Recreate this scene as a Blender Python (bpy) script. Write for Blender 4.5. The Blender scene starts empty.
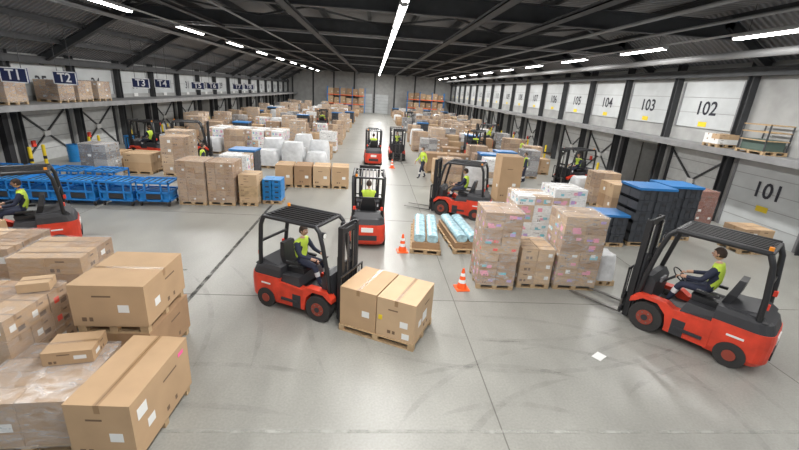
import bpy, math, random
from mathutils import Vector, Matrix, noise
random.seed(7)
SC=bpy.context.scene; COL=SC.collection
SC.view_settings.view_transform='Standard'
# ------------------------------------------------------------ camera
def camrot(yaw,pitch,roll):
    fw=Vector((math.sin(yaw)*math.cos(pitch),math.cos(yaw)*math.cos(pitch),-math.sin(pitch)))
    r=Vector((math.cos(yaw),-math.sin(yaw),0)); u=r.cross(fw)
    c,s=math.cos(roll),math.sin(roll)
    return r*c+u*s, -r*s+u*c, fw
r,u,fw=camrot(math.radians(4.6),math.radians(18.6),math.radians(3.8))
cam=bpy.data.cameras.new('camera'); co=bpy.data.objects.new('camera',cam); COL.objects.link(co)
M=Matrix((r,u,-fw)).transposed().to_4x4(); M.translation=(0,0,4.7); co.matrix_world=M
cam.sensor_width=36; cam.lens=18.02; cam.clip_end=300; SC.camera=co
# ------------------------------------------------------------ materials
def mat(name,col,rough=.55,metal=0,var=0,vscale=4,bump=0,bscale=30,emit=None,coat=0,stretch=None):
    m=bpy.data.materials.new(name); m.use_nodes=True; nt=m.node_tree; b=nt.nodes['Principled BSDF']
    b.inputs['Base Color'].default_value=(*col,1); b.inputs['Roughness'].default_value=rough; b.inputs['Metallic'].default_value=metal
    b.inputs['Coat Weight'].default_value=coat
    m.diffuse_color=(*col,1)
    if var or bump:
        tc=nt.nodes.new('ShaderNodeTexCoord'); mp=nt.nodes.new('ShaderNodeMapping'); nt.links.new(tc.outputs['Object'],mp.inputs[0])
        if stretch: mp.inputs['Scale'].default_value=stretch
    if var:
        n=nt.nodes.new('ShaderNodeTexNoise'); n.inputs['Scale'].default_value=vscale; n.inputs['Detail'].default_value=5
        nt.links.new(mp.outputs[0],n.inputs['Vector'])
        cr=nt.nodes.new('ShaderNodeValToRGB'); cr.color_ramp.elements[0].position=.3; cr.color_ramp.elements[1].position=.7
        cr.color_ramp.elements[0].color=(*[c*(1-var) for c in col],1); cr.color_ramp.elements[1].color=(*[min(1,c*(1+var)) for c in col],1)
        nt.links.new(n.outputs[0],cr.inputs[0]); nt.links.new(cr.outputs[0],b.inputs['Base Color'])
    if bump:
        n2=nt.nodes.new('ShaderNodeTexNoise'); n2.inputs['Scale'].default_value=bscale; nt.links.new(mp.outputs[0],n2.inputs['Vector'])
        bp=nt.nodes.new('ShaderNodeBump'); bp.inputs['Strength'].default_value=bump; bp.inputs['Distance'].default_value=.03
        nt.links.new(n2.outputs[0],bp.inputs['Height']); nt.links.new(bp.outputs[0],b.inputs['Normal'])
    if emit:
        b.inputs['Emission Color'].default_value=(*col,1); b.inputs['Emission Strength'].default_value=emit
    return m
def wrapmat(name,tint,lo,hi):
    m=bpy.data.materials.new(name); m.use_nodes=True; nt=m.node_tree; b=nt.nodes['Principled BSDF']
    b.inputs['Base Color'].default_value=(*tint,1); b.inputs['Roughness'].default_value=.18
    tc=nt.nodes.new('ShaderNodeTexCoord'); mp=nt.nodes.new('ShaderNodeMapping'); mp.inputs['Scale'].default_value=(3,3,9)
    mp.inputs['Rotation'].default_value=(.3,.25,0)
    n=nt.nodes.new('ShaderNodeTexNoise'); n.inputs['Scale'].default_value=1.6; n.inputs['Detail'].default_value=6; n.inputs['Distortion'].default_value=.8
    nt.links.new(tc.outputs['Object'],mp.inputs[0]); nt.links.new(mp.outputs[0],n.inputs['Vector'])
    mr=nt.nodes.new('ShaderNodeMapRange'); mr.inputs[1].default_value=.35; mr.inputs[2].default_value=.7; mr.inputs[3].default_value=lo; mr.inputs[4].default_value=hi
    nt.links.new(n.outputs[0],mr.inputs[0])
    bp=nt.nodes.new('ShaderNodeBump'); bp.inputs['Strength'].default_value=.5; bp.inputs['Distance'].default_value=.03
    nt.links.new(n.outputs[0],bp.inputs['Height']); nt.links.new(bp.outputs[0],b.inputs['Normal'])
    tr=nt.nodes.new('ShaderNodeBsdfTransparent'); mx=nt.nodes.new('ShaderNodeMixShader')
    nt.links.new(mr.outputs[0],mx.inputs[0]); nt.links.new(tr.outputs[0],mx.inputs[1]); nt.links.new(b.outputs[0],mx.inputs[2])
    nt.links.new(mx.outputs[0],nt.nodes['Material Output'].inputs[0]); return m
def floormat():
    m=bpy.data.materials.new('polished_concrete'); m.use_nodes=True; nt=m.node_tree; b=nt.nodes['Principled BSDF']; L=nt.links
    tc=nt.nodes.new('ShaderNodeTexCoord')
    def nz(scale,st,det=6,dist=0):
        mp=nt.nodes.new('ShaderNodeMapping'); mp.inputs['Scale'].default_value=st; L.new(tc.outputs['Object'],mp.inputs[0])
        n=nt.nodes.new('ShaderNodeTexNoise'); n.inputs['Scale'].default_value=scale; n.inputs['Detail'].default_value=det; n.inputs['Distortion'].default_value=dist
        L.new(mp.outputs[0],n.inputs['Vector']); return n
    a=nz(.35,(1,.6,1),8,.3); c=nz(1.6,(1.4,.6,1),10,.2); d=nz(28,(1,1,1),4)
    cr=nt.nodes.new('ShaderNodeValToRGB'); e=cr.color_ramp.elements; e[0].position=.25; e[0].color=(.25,.245,.222,1); e[1].position=.75; e[1].color=(.335,.33,.30,1)
    L.new(a.outputs[0],cr.inputs[0])
    cr2=nt.nodes.new('ShaderNodeValToRGB'); e=cr2.color_ramp.elements; e[0].position=.25; e[0].color=(.84,.84,.84,1); e[1].position=.75; e[1].color=(1.06,1.06,1.06,1)
    L.new(c.outputs[0],cr2.inputs[0])
    def mult(x,y,f):
        mx=nt.nodes.new('ShaderNodeMix'); mx.data_type='RGBA'; mx.blend_type='MULTIPLY'; mx.inputs[0].default_value=f
        L.new(x,mx.inputs[6]); L.new(y,mx.inputs[7]); return mx.outputs[2]
    o=mult(cr.outputs[0],cr2.outputs[0],.75)
    cr3=nt.nodes.new('ShaderNodeValToRGB'); e=cr3.color_ramp.elements; e[0].position=.3; e[0].color=(.8,.8,.8,1); e[1].position=.7; e[1].color=(1.1,1.1,1.1,1)
    L.new(d.outputs[0],cr3.inputs[0]); o=mult(o,cr3.outputs[0],.6)
    L.new(o,b.inputs['Base Color'])
    mr=nt.nodes.new('ShaderNodeMapRange'); mr.inputs[1].default_value=.3; mr.inputs[2].default_value=.7; mr.inputs[3].default_value=.34; mr.inputs[4].default_value=.42; L.new(c.outputs[0],mr.inputs[0]); L.new(mr.outputs[0],b.inputs['Roughness'])
    return m
def fadedmat(name,col,alpha):
    m=mat(name,col,.6); nt=m.node_tree; b=nt.nodes['Principled BSDF']
    tc=nt.nodes.new('ShaderNodeTexCoord'); n=nt.nodes.new('ShaderNodeTexNoise'); n.inputs['Scale'].default_value=3; n.inputs['Detail'].default_value=8
    nt.links.new(tc.outputs['Object'],n.inputs['Vector'])
    mr=nt.nodes.new('ShaderNodeMapRange'); mr.inputs[1].default_value=.35; mr.inputs[2].default_value=.65; mr.inputs[3].default_value=0; mr.inputs[4].default_value=alpha
    nt.links.new(n.outputs[0],mr.inputs[0]); nt.links.new(mr.outputs[0],b.inputs['Alpha']); return m
def corrugated(name,col):
    m=mat(name,col,.6); nt=m.node_tree; b=nt.nodes['Principled BSDF']
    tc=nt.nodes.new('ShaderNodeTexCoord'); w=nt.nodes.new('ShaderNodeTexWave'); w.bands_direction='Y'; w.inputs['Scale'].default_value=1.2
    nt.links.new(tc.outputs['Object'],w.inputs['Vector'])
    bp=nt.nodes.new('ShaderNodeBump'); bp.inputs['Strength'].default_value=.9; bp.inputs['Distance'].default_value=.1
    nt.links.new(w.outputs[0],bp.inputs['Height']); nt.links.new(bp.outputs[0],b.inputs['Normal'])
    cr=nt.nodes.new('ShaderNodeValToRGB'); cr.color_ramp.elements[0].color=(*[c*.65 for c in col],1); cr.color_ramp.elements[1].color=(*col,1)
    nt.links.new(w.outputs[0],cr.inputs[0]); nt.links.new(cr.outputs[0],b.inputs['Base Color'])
    return m
FLOOR=floormat()
CARD=[mat('cardboard_a',(.45,.30,.172),.75,var=.07,vscale=2),mat('cardboard_b',(.34,.21,.115),.75,var=.08,vscale=3),mat('cardboard_c',(.51,.355,.215),.75,var=.06,vscale=2),mat('cardboard_d',(.40,.27,.165),.7,var=.08,vscale=3),mat('cardboard_e',(.29,.18,.10),.75,var=.08,vscale=3)]
TAPE=mat('packing_tape',(.31,.19,.095),.3); WOOD=mat('pallet_wood',(.43,.30,.17),.8,var=.25,vscale=6,stretch=(1,6,1))
WHITE=mat('white_label',(.75,.75,.73),.6); PINK=mat('pink_label',(.85,.12,.35),.6); REDL=mat('red_label',(.8,.06,.03),.6); DGREY=mat('seam_dark',(.12,.08,.05),.9); PRINT=mat('carton_print',(.16,.10,.06),.8)
RED=mat('forklift_red_paint',(.62,.048,.02),.45,var=.2,coat=.05); BLK=mat('black_steel',(.018,.018,.02),.42); DK=mat('dark_plastic',(.03,.03,.034),.55)
RUB=mat('tyre_rubber',(.03,.028,.027),.85,bump=.2); STEEL=mat('worn_steel',(.2,.19,.18),.4,.8,var=.2); GREYP=mat('grey_panel',(.2,.2,.21),.5)
HUB=mat('wheel_hub_red',(.28,.05,.03),.5); CHROME=mat('chrome',(.6,.6,.6),.15,1); LAMPG=mat('headlight_glass',(.9,.9,.85),.2); ORNG=mat('indicator_orange',(.9,.3,.02),.4)
BEAM=mat('beam_steel_dark',(.045,.047,.05),.6,var=.2,vscale=2); CONC=mat('concrete_wall',(.36,.36,.35),.85,var=.12,vscale=1.5)
DOORW=mat('door_panel_white',(.50,.52,.52),.5,var=.1,vscale=1); DOORL=mat('door_groove',(.3,.3,.3),.6); NUM=mat('number_dark_paint',(.02,.02,.03),.6)
LEDGE=mat('ledge_grey',(.22,.22,.22),.6,var=.15,vscale=2); YEL=mat('yellow_paint',(.75,.55,.02),.5); NAVY=mat('sign_navy',(.015,.025,.09),.4); SIGNW=mat('sign_white',(.85,.85,.85),.5)
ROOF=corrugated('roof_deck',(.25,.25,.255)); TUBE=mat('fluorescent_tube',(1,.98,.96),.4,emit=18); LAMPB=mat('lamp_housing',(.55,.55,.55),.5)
BLUE=mat('blue_plastic',(.015,.2,.5),.4,var=.1); BLUEF=mat('blue_steel_paint',(.02,.2,.55),.4); CRATE=mat('dark_crate_plastic',(.045,.05,.06),.5); TARP=mat('blue_tarp',(.02,.16,.42),.4,bump=.4,bscale=6)
ORC=mat('cone_orange',(.9,.12,.02),.45); TEAL=mat('pale_blue_foil',(.36,.54,.60),.25,var=.3,vscale=8,bump=.5,bscale=12)
HIV=mat('hivis_yellow',(.50,.66,.06),.7); HIVD=mat('hivis_reflective',(.7,.7,.7),.3); TROU=mat('navy_workwear',(.02,.025,.05),.8); SKIN=mat('skin',(.55,.32,.22),.55); HAIR=mat('hair_brown',(.05,.03,.02),.7); LIP=mat('lips',(.4,.12,.1),.5); EYEW=mat('eye_white',(.8,.8,.8),.3); BOOT=mat('boots',(.02,.018,.015),.6)
LIL=mat('lilac_print',(.45,.30,.60),.5); PNK=mat('pink_print',(.78,.30,.40),.5); TLP=mat('turquoise_print',(.15,.50,.58),.5)
FOAM=mat('white_foil',(.62,.63,.64),.3,var=.12,vscale=5,bump=.8,bscale=7)
WRAP=wrapmat('stretch_film',(.82,.84,.86),.06,.38); WRAP2=wrapmat('stretch_film_milky',(.82,.82,.86),.05,.34); WRAPL=wrapmat('stretch_film_thin',(.8,.8,.8),.03,.24)
TRW=mat('trailer_white',(.54,.55,.54),.5,var=.08); TRF=mat('trailer_floor',(.18,.12,.08),.7)
# ------------------------------------------------------------ mesh builder
_txt={}
def textmesh(s):
    if s in _txt: return _txt[s]
    c=bpy.data.curves.new('t','FONT'); c.body=s; c.size=1; c.align_x='CENTER'; c.align_y='CENTER'; c.resolution_u=3; c.offset=.018
    o=bpy.data.objects.new('t',c); COL.objects.link(o); dg=bpy.context.evaluated_depsgraph_get(); dg.update()
    me=o.evaluated_get(dg).to_mesh(); d=([v.co.copy() for v in me.vertices],[list(p.vertices) for p in me.polygons])
    o.evaluated_get(dg).to_mesh_clear(); bpy.data.objects.remove(o); _txt[s]=d; return d
class MB:
    def __init__(s): s.v=[];s.f=[];s.m=[];s.sm=[];s.mats=[];s.M=Matrix()
    def mi(s,m):
        if m not in s.mats: s.mats.append(m)
        return s.mats.index(m)
    def add(s,vs,fs,m,smooth=False):
        n=len(s.v); s.v+=[s.M@Vector(v) for v in vs]; i=s.mi(m)
        for f in fs: s.f.append([a+n for a in f]); s.m.append(i); s.sm.append(smooth)
    def bx(s,x0,x1,y0,y1,z0,z1,m):
        s.add([(x0,y0,z0),(x1,y0,z0),(x1,y1,z0),(x0,y1,z0),(x0,y0,z1),(x1,y0,z1),(x1,y1,z1),(x0,y1,z1)],
              [(3,2,1,0),(4,5,6,7),(0,1,5,4),(1,2,6,5),(2,3,7,6),(3,0,4,7)],m)
    def beam(s,p,q,w,h,m,up=(0,0,1)):
        p=Vector(p);q=Vector(q);d=(q-p).normalized();a=Vector(up).cross(d)
        if a.length<1e-3:a=Vector((1,0,0)).cross(d)
        a.normalize();b=d.cross(a);vs=[]
        for e in (p,q):
            for i,j in((-1,-1),(1,-1),(1,1),(-1,1)): vs.append(e+a*i*w/2+b*j*h/2)
        s.add(vs,[(3,2,1,0),(4,5,6,7),(0,1,5,4),(1,2,6,5),(2,3,7,6),(3,0,4,7)],m)
    def cyl(s,p,q,r0,m,r1=None,n=12,cap=True):
        p=Vector(p);q=Vector(q);r1=r0 if r1 is None else r1;d=(q-p).normalized();a=d.orthogonal().normalized();b=d.cross(a)
        vs=[p+(a*math.cos(t)+b*math.sin(t))*r0 for t in[2*math.pi*i/n for i in range(n)]]+[q+(a*math.cos(t)+b*math.sin(t))*r1 for t in[2*math.pi*i/n for i in range(n)]]
        s.add(vs,[(i,(i+1)%n,n+(i+1)%n,n+i) for i in range(n)],m,True)
        if cap: s.add(vs,[tuple(range(n))[::-1],tuple(range(n,2*n))],m)
    def path(s,pts,r,m,n=8,closed=False):
        pts=[Vector(p) for p in pts];k=len(pts);vs=[];pa=None
        for i,p in enumerate(pts):
            if closed: t=(pts[(i+1)%k]-pts[i-1])
            else: t=pts[min(i+1,k-1)]-pts[max(i-1,0)]
            t.normalize()
            a=t.orthogonal().normalized() if pa is None else (pa-t*pa.dot(t)).normalized()
            pa=a;b=t.cross(a)
            vs+=[p+(a*math.cos(2*math.pi*j/n)+b*math.sin(2*math.pi*j/n))*r for j in range(n)]
        fs=[]
        for i in range(k if closed else k-1):
            for j in range(n): fs.append((i*n+j,i*n+(j+1)%n,((i+1)%k)*n+(j+1)%n,((i+1)%k)*n+j))
        if not closed: fs+=[tuple(range(n))[::-1],tuple(range((k-1)*n,k*n))]
        s.add(vs,fs,m,True)
    def prism(s,prof,y0,y1,m): # prof in XZ
        n=len(prof);vs=[(x,y0,z) for x,z in prof]+[(x,y1,z) for x,z in prof]
        s.add(vs,[tuple(range(n)),tuple(range(n,2*n))[::-1]]+[(i,n+i,n+(i+1)%n,(i+1)%n) for i in range(n)],m)
    def loft(s,rings,m,smooth=True,cap=True):
        n=len(rings[0]);vs=[p for r_ in rings for p in r_];fs=[]
        for i in range(len(rings)-1):
            for j in range(n): fs.append((i*n+j,i*n+(j+1)%n,(i+1)*n+(j+1)%n,(i+1)*n+j))
        s.add(vs,fs,m,smooth)
        if cap: s.add(vs,[tuple(range(n))[::-1],tuple(range((len(rings)-1)*n,len(rings)*n))],m)
    def ell(s,c,rx,ry,rz,m,nu=14,nv=10,fn=None,v0=0,v1=1):
        c=Vector(c);rings=[]
        for j in range(nv+1):
            ph=math.pi*(v0+(v1-v0)*j/nv);ring=[]
            for i in range(nu):
                th=2*math.pi*i/nu;p=Vector((math.sin(ph)*math.cos(th),math.sin(ph)*math.sin(th),-math.cos(ph)))
                if fn:p=fn(p)
                ring.append(c+Vector((p.x*rx,p.y*ry,p.z*rz)))
            rings.append(ring)
        s.loft(rings,m,True,False)
    def text(s,t,M,size,m):
        vs,fs=textmesh(t);s.add([M@(v*size) for v in vs],fs,m)
    def mesh(s,name):
        me=bpy.data.meshes.new(name);me.from_pydata([tuple(v) for v in s.v],[],s.f)
        for m in s.mats: me.materials.append(m)
        me.polygons.foreach_set('material_index',s.m);me.polygons.foreach_set('use_smooth',s.sm);me.update();return me
    def obj(s,name,loc=(0,0,0),rz=0,bev=0):
        return put(name,s.mesh(name),loc,rz,bev=bev)
def put(name,me,loc=(0,0,0),rz=0,sc=1,bev=0):
    o=bpy.data.objects.new(name,me);COL.objects.link(o);o.location=loc;o.rotation_euler=(0,0,math.radians(rz));o.scale=(sc,)*3 if not isinstance(sc,tuple) else sc
    if bev:
        b=o.modifiers.new('bevel','BEVEL');b.width=bev;b.segments=2;b.limit_method='ANGLE';b.angle_limit=math.radians(50)
    return o
# ------------------------------------------------------------ building shell
XL,XR,Y0,Y1,ZR=-17.0,15.5,-4.0,84.0,8.3
ZL,ZRW=5.25,6.7      # eaves heights left/right
XLS,XRS=-12.2,13.2   # where the sloped side roofs meet the flat roof
LB,LT=2.85,3.05
b=MB();b.bx(XL-6,XR+6,Y0,Y1,-.2,0,FLOOR);b.obj('floor')
JNT=mat('joint_filler',(.14,.135,.12),.8); FADE=fadedmat('worn_line_paint',(.6,.6,.55),.5); TYRE=fadedmat('tyre_mark',(.06,.06,.06),.12); TYRE2=fadedmat('worn_dark_strip',(.06,.06,.06),.4)
b=MB()
for x in (-9.9,-3.9,2.1,8.1): b.bx(x-.009,x+.009,Y0,Y1,.0,.003,JNT)
for y in range(1,84,6): b.bx(XL,XR,y+1.4-.009,y+1.4+.009,.0,.0032,JNT)
b.obj('trim_1')
b=MB();b.bx(-3.4,9,4.5,4.56,0,.004,FADE);b.bx(-3.98,-3.88,6,40,.0,.0034,TYRE2);b.bx(-9,-4.6,9.6,9.66,0,.004,FADE)
b.obj('trim_2')
b=MB();rt=random.Random(5)
for k in range(14):
    cx,cy=rt.uniform(-4,7),rt.uniform(5,14);R0=rt.uniform(2.5,7);a0=rt.uniform(0,6.28);da=rt.uniform(.4,.9)
    cx-=R0*math.cos(a0+da/2);cy-=R0*math.sin(a0+da/2)
    for off in(0,.95):
        vs=[];n=18;zz=.0042+k*.00006
        for i in range(n+1):
            t=a0+da*i/n;wd=.05*min(1,i/3,(n-i)/3)+.004
            for q in(R0+off-wd,R0+off+wd): vs.append((cx+q*math.cos(t),cy+q*math.sin(t),zz))
        b.add(vs,[(2*i,2*i+1,2*i+3,2*i+2) for i in range(n)],TYRE)
b.obj('floor_tyre_marks')
pitch=4.2; posts=[16.4+pitch*k for k in range(-3,17)]
def wallside(side):
    X=XR if side>0 else XL; s=side; b=MB()
    ow=LB;zt=ZRW if s>0 else ZL
    def q(x0,x1): return (min(X+s*x0,X+s*x1),max(X+s*x0,X+s*x1))
    a,c=q(0,.25); b.bx(a,c,Y0,Y1,ow,zt,CONC)
    for y in posts: b.bx(a,c,y-.28,y+.28,0,ow,CONC)
    b.bx(a,c,Y0,posts[0]-.2,0,ow,CONC); b.bx(a,c,posts[-1]+.2,Y1,0,ow,CONC)
    b.obj('wall_right' if s>0 else 'wall_left')
wallside(1);wallside(-1)
b=MB();b.bx(XL,XR,Y1,Y1+.2,0,ZR,CONC)
for x in range(-16,15,4): b.bx(x-.15,x+.15,Y1-.1,Y1,0,ZR,BEAM)
b.obj('wall_far')
b=MB();b.bx(-3,-.4,Y1-.25,Y1-.11,0,3.6,DOORW);b.bx(.2,2.8,Y1-.25,Y1-.11,0,3.6,DOORW)
for i in range(1,6): b.bx(-3,2.8,Y1-.27,Y1-.25,i*.6,i*.6+.04,DOORL)
b.obj('door_99')
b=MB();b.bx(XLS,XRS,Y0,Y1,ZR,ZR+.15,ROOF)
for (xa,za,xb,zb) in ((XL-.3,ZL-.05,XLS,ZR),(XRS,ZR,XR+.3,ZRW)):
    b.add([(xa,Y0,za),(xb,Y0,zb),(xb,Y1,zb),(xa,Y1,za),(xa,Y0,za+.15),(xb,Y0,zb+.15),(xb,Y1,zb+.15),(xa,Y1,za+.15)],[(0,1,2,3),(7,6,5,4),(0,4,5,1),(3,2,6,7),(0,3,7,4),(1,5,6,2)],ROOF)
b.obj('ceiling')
# roof structure
def ibeam(b,p,q,w,h,m):
    p=Vector(p);q=Vector(q)
    b.beam(p,q,.03,h,m); up=Vector((0,0,h/2)); b.beam(p+up,q+up,w,.04,m); b.beam(p-up,q-up,w,.04,m)
tr=MB()
ys=[2+7*i for i in range(12)]
for y in ys:
    ibeam(tr,(XLS-.3,y,7.62),(XRS+.3,y,7.62),.3,.6,BEAM)
    ibeam(tr,(XL,y,ZL-.25),(XLS,y,ZR-.45),.28,.4,BEAM);ibeam(tr,(XRS,y,ZR-.4),(XR,y,ZRW-.25),.28,.4,BEAM)
tr.obj('roof_beams')
pu=MB()
for x in [XLS+.3+2.3*i for i in range(12)]: ibeam(pu,(x,Y0,8.15),(x,Y1,8.15),.16,.25,BEAM)
for i in range(1,4):
    t=i/4;ibeam(pu,(XL+(XLS-XL)*t,Y0,ZL+(ZR-ZL)*t-.1),(XL+(XLS-XL)*t,Y1,ZL+(ZR-ZL)*t-.1),.16,.2,BEAM)
pu.obj('roof_purlins')
br=MB()
for i in range(len(ys)-1):
    for x in (-12,-6,0.5,6.5):
        if (i+int(x))%2==0:
            br.beam((x,ys[i],7.85),(x+6,ys[i+1],7.85),.08,.08,BEAM);br.beam((x+6,ys[i],7.85),(x,ys[i+1],7.85),.08,.08,BEAM)
br.obj('roof_bracing')
ct=MB()
for x in (-8.2,-3.4,3.6,6.0):
    ct.bx(x,x+.35,Y0,Y1,7.22,7.26,BEAM);ct.bx(x,x+.02,Y0,Y1,7.22,7.34,BEAM);ct.bx(x+.33,x+.35,Y0,Y1,7.22,7.34,BEAM)
PG=mat('pipe_grey',(.30,.30,.30),.45)
ct.path([(13.6,Y0,6.75),(13.6,Y1,6.75)],.14,PG,10);ct.path([(10.2,Y0,7.2),(10.2,Y1,7.2)],.05,PG,8);ct.path([(-12.2,Y0,7.1),(-12.2,Y1,7.1)],.08,PG,8)
ct.path([(-11.9,Y0,7.1),(-11.9,Y1,7.1)],.04,PG,8);ct.path([(-5.9,Y0,7.24),(-5.9,Y1,7.24)],.045,PG,8);ct.path([(8.4,Y0,7.22),(8.4,Y1,7.22)],.06,PG,8)
for y in (9.5,23.5,37.5,51.5): ct.path([(-12.2,y,7.27),(13.6,y,7.27)],.045,PG,8)
ct.obj('ceiling_cable_tray_and_pipes')
# side girders/ledges
for s,X,w,top,nm in ((-1,XL,2.0,3.05,'l'),(1,XR,1.2,3.25,'r')):
    g=MB();x0=X if s<0 else X-w;x1=X+w if s<0 else X
    g.bx(x0,x1,Y0,Y1-.3,top-.06,top,LEDGE);e=x1 if s<0 else x0
    g.bx(min(e,e-s*.08),max(e,e-s*.08),Y0,Y1-.3,top-.22,top+.02,LEDGE)
    for y in posts: g.beam((X,y,top-.18),(e,y,top-.12),.12,.14,BEAM)
    g.obj('ledge_platform')
    c=MB();zt=(ZRW if s>0 else ZL)+.1
    for y in posts:
        xx=X-s*.16
        c.bx(xx-.15,xx+.15,y-.14,y-.11,0,zt,BEAM);c.bx(xx-.15,xx+.15,y+.11,y+.14,0,zt,BEAM);c.bx(xx-.02,xx+.02,y-.12,y+.12,0,zt,BEAM)
    gz=6.3 if s>0 else 5.0
    ibeam(c,(X-s*.35,Y0,gz),(X-s*.35,Y1,gz),.2,.3,BEAM)
    c.obj('wall_columns')
# dock doors & bays
def doorpanel(X,s,y,z0,z1,num,idx,recess=0.0):
    b=MB();w=3.4;x=X+s*recess-(0.06 if s>0 else -.06)
    a,c=min(x,x+s*.05),max(x,x+s*.05)
    b.bx(a,c,y-w/2,y+w/2,z0,z1,DOORW)
    n=max(1,round((z1-z0)/.6));f=a if s>0 else c
    for i in range(1,n): b.bx(f-.006,f+.006,y-w/2,y+w/2,z0+(z1-z0)*i/n-.012,z0+(z1-z0)*i/n+.012,DOORL)
    for yy in(y-w/2,y+w/2): b.bx(f-.03,f+.03,yy-.05,yy+.05,z0,z1,GREYP)
    zc=z0+(z1-z0)*(.62 if z1<3 else .42)
    R=Matrix.Translation((f-s*.012,y,zc))@Matrix.Rotation(math.radians(-90*s),4,'Z')@Matrix.Rotation(math.radians(90),4,'X')
    b.text(num,R,.85,NUM)
    b.bx(f-.009,f+.009,y-.25,y+.25,zc-.8,zc-.58,YEL if s>0 else WHITE)
    b.obj('door_%d'%idx)
for k in range(len(posts)-1):
    y=(posts[k]+posts[k+1])/2
    n=101+(k-2)
    if n==101: doorpanel(XR,1,y,0,2.95,'101',n)
    elif n>=100: doorpanel(XR,1,y,3.9,5.95,str(n),n)
    doorpanel(XL,-1,y,3.3,4.75,str(39-k),40-k)
def trailer():
    b=MB();D=5
    b.bx(.3,D,-1.6,-1.5,.0,2.85,TRW);b.bx(.3,D,1.5,1.6,.0,2.85,TRW);b.bx(.3,D,-1.6,1.6,2.75,2.85,TRW);b.bx(.3,D,-1.5,1.5,0,.05,TRF);b.bx(D,D+.05,-1.6,1.6,0,2.85,TRW)
    for x in (1.2,2.4,3.6): b.bx(x,x+.05,-1.5,-1.46,0,2.75,STEEL);b.bx(x,x+.05,1.46,1.5,0,2.75,STEEL)
    b.bx(.0,.3,-1.82,-1.5,0,2.85,DK);b.bx(.0,.3,1.5,1.82,0,2.85,DK)
    return b.mesh('trailer')
def shutter():
    b=MB()
    b.bx(.25,.3,-1.82,1.82,0,2.85,TRW)
    for i in range(1,5): b.bx(.235,.25,-1.82,1.82,i*.58,i*.58+.03,DOORL)
    b.beam((.2,-1.75,.1),(.2,1.75,2.7),.05,.08,BEAM);b.beam((.2,1.75,.1),(.2,-1.75,2.7),.05,.08,BEAM)
    b.bx(.16,.26,-1.82,-1.7,0,2.85,DK);b.bx(.16,.26,1.7,1.82,0,2.85,DK);b.bx(.15,.24,-.2,.2,1.25,1.5,WHITE);b.bx(.15,.24,.9,1.1,.8,1.1,REDL)
    return b.mesh('shutter')
tm,sm_=trailer(),shutter()
for k in range(len(posts)-1):
    y=(posts[k]+posts[k+1])/2;n=101+(k-2)
    R_=k%3==1;L_=k%3==0
    if n!=101: put('truck_trailer' if R_ else 'dock_shutter',tm if R_ else sm_,(XR,y,0),0)
    put('truck_trailer' if L_ else 'dock_shutter',tm if L_ else sm_,(XL,y,0),180)
# bollards
bo=MB();bo.cyl((0,0,0),(0,0,1.0),.075,YEL,n=14);bo.ell((0,0,1.0),.075,.075,.05,YEL);bo.cyl((0,0,.35),(0,0,.5),.078,BLK,n=14);bo.cyl((0,0,.0),(0,0,.02),.14,YEL,n=14)
bm=bo.mesh('bollard')
for y in posts[3:12]:
    for dy in (-.42,.42): put('yellow_bollard',bm,(XL+.75,y+dy,0))
    if y>24:
        put('yellow_bollard',bm,(XR-.75,y+.4,0))
# lamps
def lampmesh(L):
    b=MB();b.bx(-.13,.13,-L/2,L/2,.05,.12,LAMPB)
    for x in(-.06,.06): b.cyl((x,-L/2+.03,.025),(x,L/2-.03,.025),.04,TUBE,n=8)
    for y in(-L/2,L/2): b.bx(-.1,.1,y-.02,y+.02,0,.07,LAMPB)
    for y in(-L*.35,L*.35): b.cyl((0,y,.12),(0,y,1.0),.012,BEAM,n=6)
    return b.mesh('lamp')
lm3,lm5=lampmesh(3.1),lampmesh(4.6)
def lamp(x,y,me,L,e):
    put('fluorescent_lamp',me,(x,y,7.0))
    a=bpy.data.lights.new('lamp_light','AREA');a.shape='RECTANGLE';a.size=.25;a.size_y=L;a.energy=e;a.color=(1,.99,.97)
    o=bpy.data.objects.new('lamp_light',a);COL.objects.link(o);o.location=(x,y,6.95)
for i in range(12):
    y=2.8+7.2*i-.0
    if y<82: lamp(-10,y,lm3,3.1,360)
for i in range(13):
    y=-.5+6.5*i
    lamp(12,y,lm3,3.1,330)
for i in range(16): lamp(.75,-.5+5.2*i+.2,lm5,4.6,340)
rl=MB()
for x in(-10,.75,12): rl.bx(x-.03,x+.03,Y0,Y1,7.14,7.2,LAMPB)
rl.obj('lamp_track_rail')
w=bpy.data.worlds.new('w');SC.world=w;w.use_nodes=True;w.node_tree.nodes['Background'].inputs[0].default_value=(.85,.92,1,1);w.node_tree.nodes['Background'].inputs[1].default_value=.5
# signs
def sign(t,x,y,z,wd=1.05,h=.58):
    b=MB();b.bx(-wd/2,wd/2,-.03,.03,-h/2,h/2,NAVY)
    for z0 in(-h/2,h/2-.04): b.bx(-wd/2,wd/2,-.035,-.03,z0,z0+.04,SIGNW)
    for x0 in(-wd/2,wd/2-.04): b.bx(x0,x0+.04,-.035,-.03,-h/2,h/2,SIGNW)
    b.text(t,Matrix.Translation((0,-.04,0))@Matrix.Rotation(math.radians(90),4,'X'),.55,SIGNW)
    zt=6.6-z
    b.cyl((-wd*.3,0,h/2),(-wd*.3,0,zt),.012,BEAM,n=6);b.cyl((wd*.3,0,h/2),(wd*.3,0,zt),.012,BEAM,n=6)
    b.obj('hanging_sign',(x,y,z))
for i,(t,y,z) in enumerate((('T1',18.1,4.3),('T2',20.9,4.25),('T3',27.3,4.1),('T4',30.0,4.1),('T5',35.8,4.0),('T6',39.0,4.0),('T7',46,3.95),('T8',50,3.95))): sign(t,-14.5,y,z)
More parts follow.
